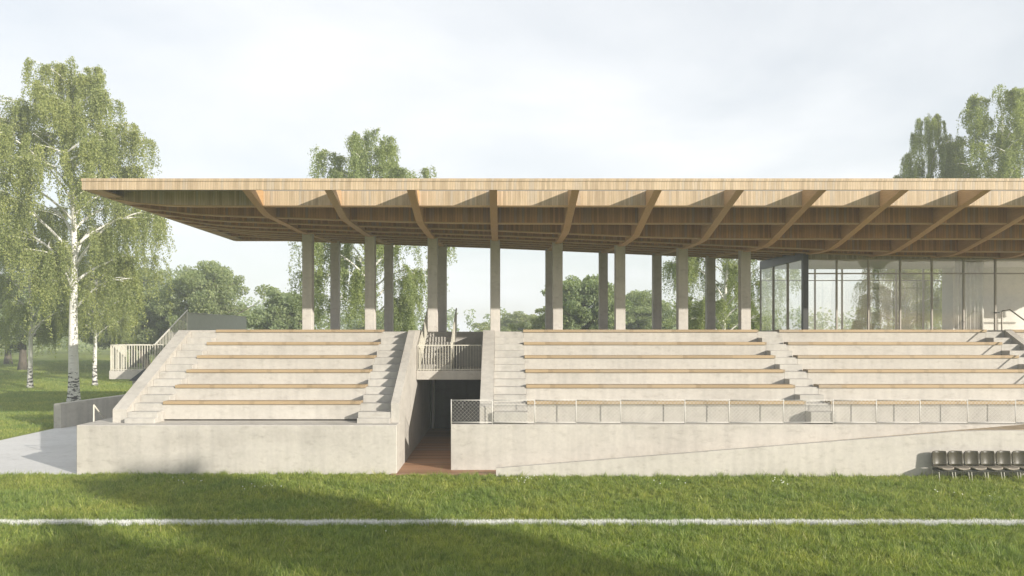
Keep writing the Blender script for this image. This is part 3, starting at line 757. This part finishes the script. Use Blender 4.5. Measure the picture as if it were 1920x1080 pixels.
tA = make_broad('broadleaf_tree', 'large pale green tree behind the upper corner of the left terrace', (-30.2, 75, 0), 12.8, 10.2, 31, 42000)
tB = make_broad('broadleaf_tree', 'round bushy tree between the left terrace and first roof columns', (-20.6, 70, 0), 9.7, 6.4, 37, 32000)
tC = make_broad('broadleaf_tree', 'upright tree standing between the middle roof columns', (7.4, 65, 0), 11.0, 6.8, 41, 36000)
bl = [
    (tB, 'low tree at the left foot of the upright tree between columns', (4.9, 72, 0), 0.6, 0.80),
    (tA, 'hazy round tree behind the columns right of the upright tree', (16.2, 86, 0), 2.2, (0.9, 0.9, 0.80)),
    (tB, 'small hazy tree right of the single middle column', (2.4, 112, 0), 1.3, (1.45, 1.45, 0.86)),
    (tA, 'dark broad tree under the left tip of the roof', (-43.0, 86, 0), 4.0, (1.1, 1.1, 1.05)),
    (tC, 'dark tree behind the balustrade of the outer staircase', (-37.6, 78, 0), 0.2, (1.25, 1.25, 0.95)),
    (tC, 'shaded tree at the left edge behind the small birch', (-52, 80, 0), 2.9, (1.5, 1.5, 1.15)),
    (tA, 'shaded tree directly behind the tall birch trunk', (-48.5, 92, 0), 5.1, (0.95, 0.95, 0.9)),
    (tB, 'far tree at the lawn edge right of the two birch trunks', (-47, 96, 0), 0.9, 1.3),
    (tC, 'far tree at the lawn edge at the left border', (-63, 94, 0), 0.0, (1.5, 1.5, 1.1)),
    (tA, 'hazy low tree behind the rearmost left columns', (-14.5, 92, 0), 1.1, (0.8, 0.8, 0.62)),
    (tB, 'hazy tree behind the side glazing of the pavilion', (24.5, 84, 0), 2.4, (1.3, 1.3, 0.98)),
]
def top_of(t): return max(v.co.z for ch in t.children if ch.name.startswith('crown') for v in ch.data.vertices)
# trees behind the viewer, across the pitch: they throw the shadows on the grass
for lab, loc, hh, ww, sd_, nlf in (
        ('tall dense tree across the pitch behind the viewer, throwing the long grass shadow', (39.4, -20.0, 0), 20.9, 5.6, 61, 60000),
        ('shorter dense tree across the pitch behind the viewer, left of the tall one', (25.5, -13.5, 0), 14.4, 4.0, 67, 30000)):
    t_ = make_broad('broadleaf_tree', lab, loc, hh, ww, sd_, nlf, 0.27, low=0.5)
    t_.scale = (1, 1, hh / top_of(t_))
for src, lab, loc, rot, sc in bl: plant(src, lab, loc, rot, sc)

# far wood: reads as one mass
rng = np.random.default_rng(99)
cent, rad = [], []
for i in range(260):
    x = rng.uniform(-190, 190); y = rng.uniform(135, 165) - 14 * (abs(x + 70) < 60) ; hh = rng.uniform(5, 9.5) + (4 if x < -45 else 0)
    for k in range(9):
        cent.append((x + rng.normal() * 1.8, y + rng.normal() * 1.8, rng.uniform(0.15, 1) * hh)); rad.append(rng.uniform(1.0, 2.0))
cent = np.array(cent); rad = np.array(rad); ci = rng.integers(0, len(cent), 90000)
d = rng.normal(size=(90000, 3)); d /= np.linalg.norm(d, axis=1, keepdims=True)
P = cent[ci] + d * (rad[ci] * rng.uniform(0.3, 1, 90000) ** 0.5)[:, None]; P[:, 2] = np.clip(P[:, 2], 0.2, None)
o = leaves_mesh('far_wood', P, 0.5, 'hazed_leaf', None, (0, 150, 0), rng, 0.2, 0.8); tag(o, 'distant hazy belt of woodland along the horizon', None, None, 'stuff')

# ------------------------------------------------------------------ pitch grass and line
def grass_patch(n, y0, y1, halfw, rng, hmin, hmax, wid):
    # density falls with distance so that blades per pixel stay even
    y = y0 + (y1 - y0) * rng.uniform(0, 1, n) ** 1.15
    x = rng.uniform(-1, 1, n) * (halfw(y)) + 0.3
    return np.stack([x, y], 1)
def blades(xy, hgt, wid, rng, lean=0.45, lv=None):
    n = len(xy); a = rng.uniform(0, 6.283, n); w = wid * rng.uniform(0.7, 1.3, n)
    l = rng.normal(size=(n, 2)) * lean * hgt[:, None]
    if lv is not None: l = lv
    b = np.zeros((n, 3, 3)); dx_, dy_ = np.cos(a) * w / 2, np.sin(a) * w / 2
    b[:, 0, 0] = xy[:, 0] - dx_; b[:, 0, 1] = xy[:, 1] - dy_; b[:, 1, 0] = xy[:, 0] + dx_; b[:, 1, 1] = xy[:, 1] + dy_
    b[:, 0, 2] = b[:, 1, 2] = -0.004
    b[:, 2, 0] = xy[:, 0] + l[:, 0]; b[:, 2, 1] = xy[:, 1] + l[:, 1]; b[:, 2, 2] = hgt
    return b
rng = np.random.default_rng(5)
hw = lambda y: 0.72 * y + 2.2
NT, NB = 52000, 12
tc_ = grass_patch(NT, 11.6, 22.3, hw, rng, 0, 0, 0)
th = rng.gamma(3.5, 1 / 3.5, NT) + 0.15                                  # tuft height factor
tl2 = rng.normal(size=(NT, 2)) * 0.30                             # tuft lean
ti = np.repeat(np.arange(NT), NB); nb_ = len(ti)
off = rng.normal(size=(nb_, 2)) * 0.03
xy = tc_[ti] + off
x, y = xy[:, 0], xy[:, 1]
blk = ((y > RAMP_Y - 0.01) & (x > -0.18)) | ((y > 22.12) & (x > -3.36) & (x < -0.1)) | (y > 22.27)
lump = 0.5 + 0.25 * (np.sin(x * 2.1 + 1.3 * np.sin(y * 1.7)) + np.sin(y * 3.3 + 1.7 * np.sin(x * 1.3)))
hgt = (0.052 + 0.030 * lump) * th[ti] * rng.uniform(0.6, 1.35, nb_)
tall = rng.uniform(size=nb_) < 0.0009; hgt[tall] *= 2.4
leanv = (tl2[ti] + off * 9 + rng.normal(size=(nb_, 2)) * 0.22) * hgt[:, None]
LINE_Y, LINE_W = 16.52, 0.165
wob = 0.02 * np.sin(x * 3.1) + 0.015 * np.sin(x * 7.7)
inl = np.abs(y - LINE_Y - wob + rng.normal(size=len(x)) * 0.025) < LINE_W / 2
ga = (~blk) & (~inl)
o = big_mesh('grass', blades(xy[ga], hgt[ga], 0.017, rng, 0.5, leanv[ga]), 3, 'grass_blade'); tag(o, 'mown green grass blades of the pitch', None, None, 'stuff')
ln = obj('pitch_line', [(-40, LINE_Y - 0.055, 0.004), (40, LINE_Y - 0.055, 0.004), (40, LINE_Y + 0.055, 0.004), (-40, LINE_Y + 0.055, 0.004)], [(0, 1, 2, 3)], 'line_blade')
tag(ln, 'white painted touchline across the grass', None, None, 'structure')
nl_ = 56000
lx = rng.uniform(-1, 1, nl_) * (0.72 * LINE_Y + 3); ly = LINE_Y + rng.uniform(-0.5, 0.5, nl_) * LINE_W + 0.02 * np.sin(lx * 3.1) + 0.015 * np.sin(lx * 7.7)
o = big_mesh('painted_grass', blades(np.stack([lx, ly], 1), rng.uniform(0.06, 0.125, nl_), 0.015, rng), 3, 'line_blade', ln, (0, LINE_Y, 0.004)); o['kind'] = 'stuff'
# longer lawn grass beside and behind the left terrace
nf = 330000
fy = 23 + 82 * rng.uniform(0, 1, nf) ** 1.5
fx = -(0.40 + 0.36 * rng.uniform(0, 1, nf)) * fy - 1.0
kf = ~((fx > -20.1) & (fy < 44.2)) & ~((fx > -13.2) & (fy < 45))
fh = (0.05 + 0.0012 * fy) * rng.uniform(0.6, 1.5, nf)
fb = blades(np.stack([fx, fy], 1)[kf], fh[kf], 1.0, rng, 0.5)
cwid = ((0.014 + 0.00035 * fy[kf]) )[:, None]
mid = 0.5 * (fb[:, 0] + fb[:, 1])
for q_ in (0, 1): fb[:, q_] = mid + (fb[:, q_] - mid) * cwid
o = big_mesh('lawn_grass', fb, 3, 'grass_blade'); tag(o, 'rough sunlit lawn grass beyond the path', None, None, 'stuff')
# daisies: tiny white petals among the grass
dxy = np.concatenate([np.stack([rng.normal(cx, 0.35, k), rng.normal(cy_, 0.25, k)], 1) for cx, cy_, k in ((-9, 21.0, 7), (-6.6, 20.3, 9), (0.9, 21.2, 14), (7.9, 21.0, 9), (-11.8, 14.6, 8), (12, 19.5, 5), (4.7, 20.9, 4), (-2.8, 16, 3))])
n = len(dxy); q = np.zeros((n, 6, 3))
for k in range(6):
    a = k * math.pi / 3; q[:, k, 0] = dxy[:, 0] + 0.013 * math.cos(a); q[:, k, 1] = dxy[:, 1] + 0.008 * math.sin(a) ; q[:, k, 2] = 0.085 + 0.010 * math.sin(a)
o = big_mesh('daisies', q, 6, 'daisy'); tag(o, 'scattered tiny white daisies in the grass', None, None, 'stuff')

# ------------------------------------------------------------------ haze
m = bpy.data.materials.new('air_haze'); m.use_nodes = True; t = m.node_tree; t.nodes.clear()
mo = N(t, 'ShaderNodeOutputMaterial'); pvn = N(t, 'ShaderNodeVolumePrincipled')
pvn.inputs['Color'].default_value = (0.90, 0.95, 1.0, 1); pvn.inputs['Density'].default_value = 0.0018; pvn.inputs['Anisotropy'].default_value = 0.0
L(t, pvn.outputs[0], mo.inputs['Volume']); M['haze'] = m
o = box('haze', -260, 260, -45, 230, -1.0, 26.5, 'haze'); tag(o, 'pale morning haze filling the air', None, None, 'stuff')
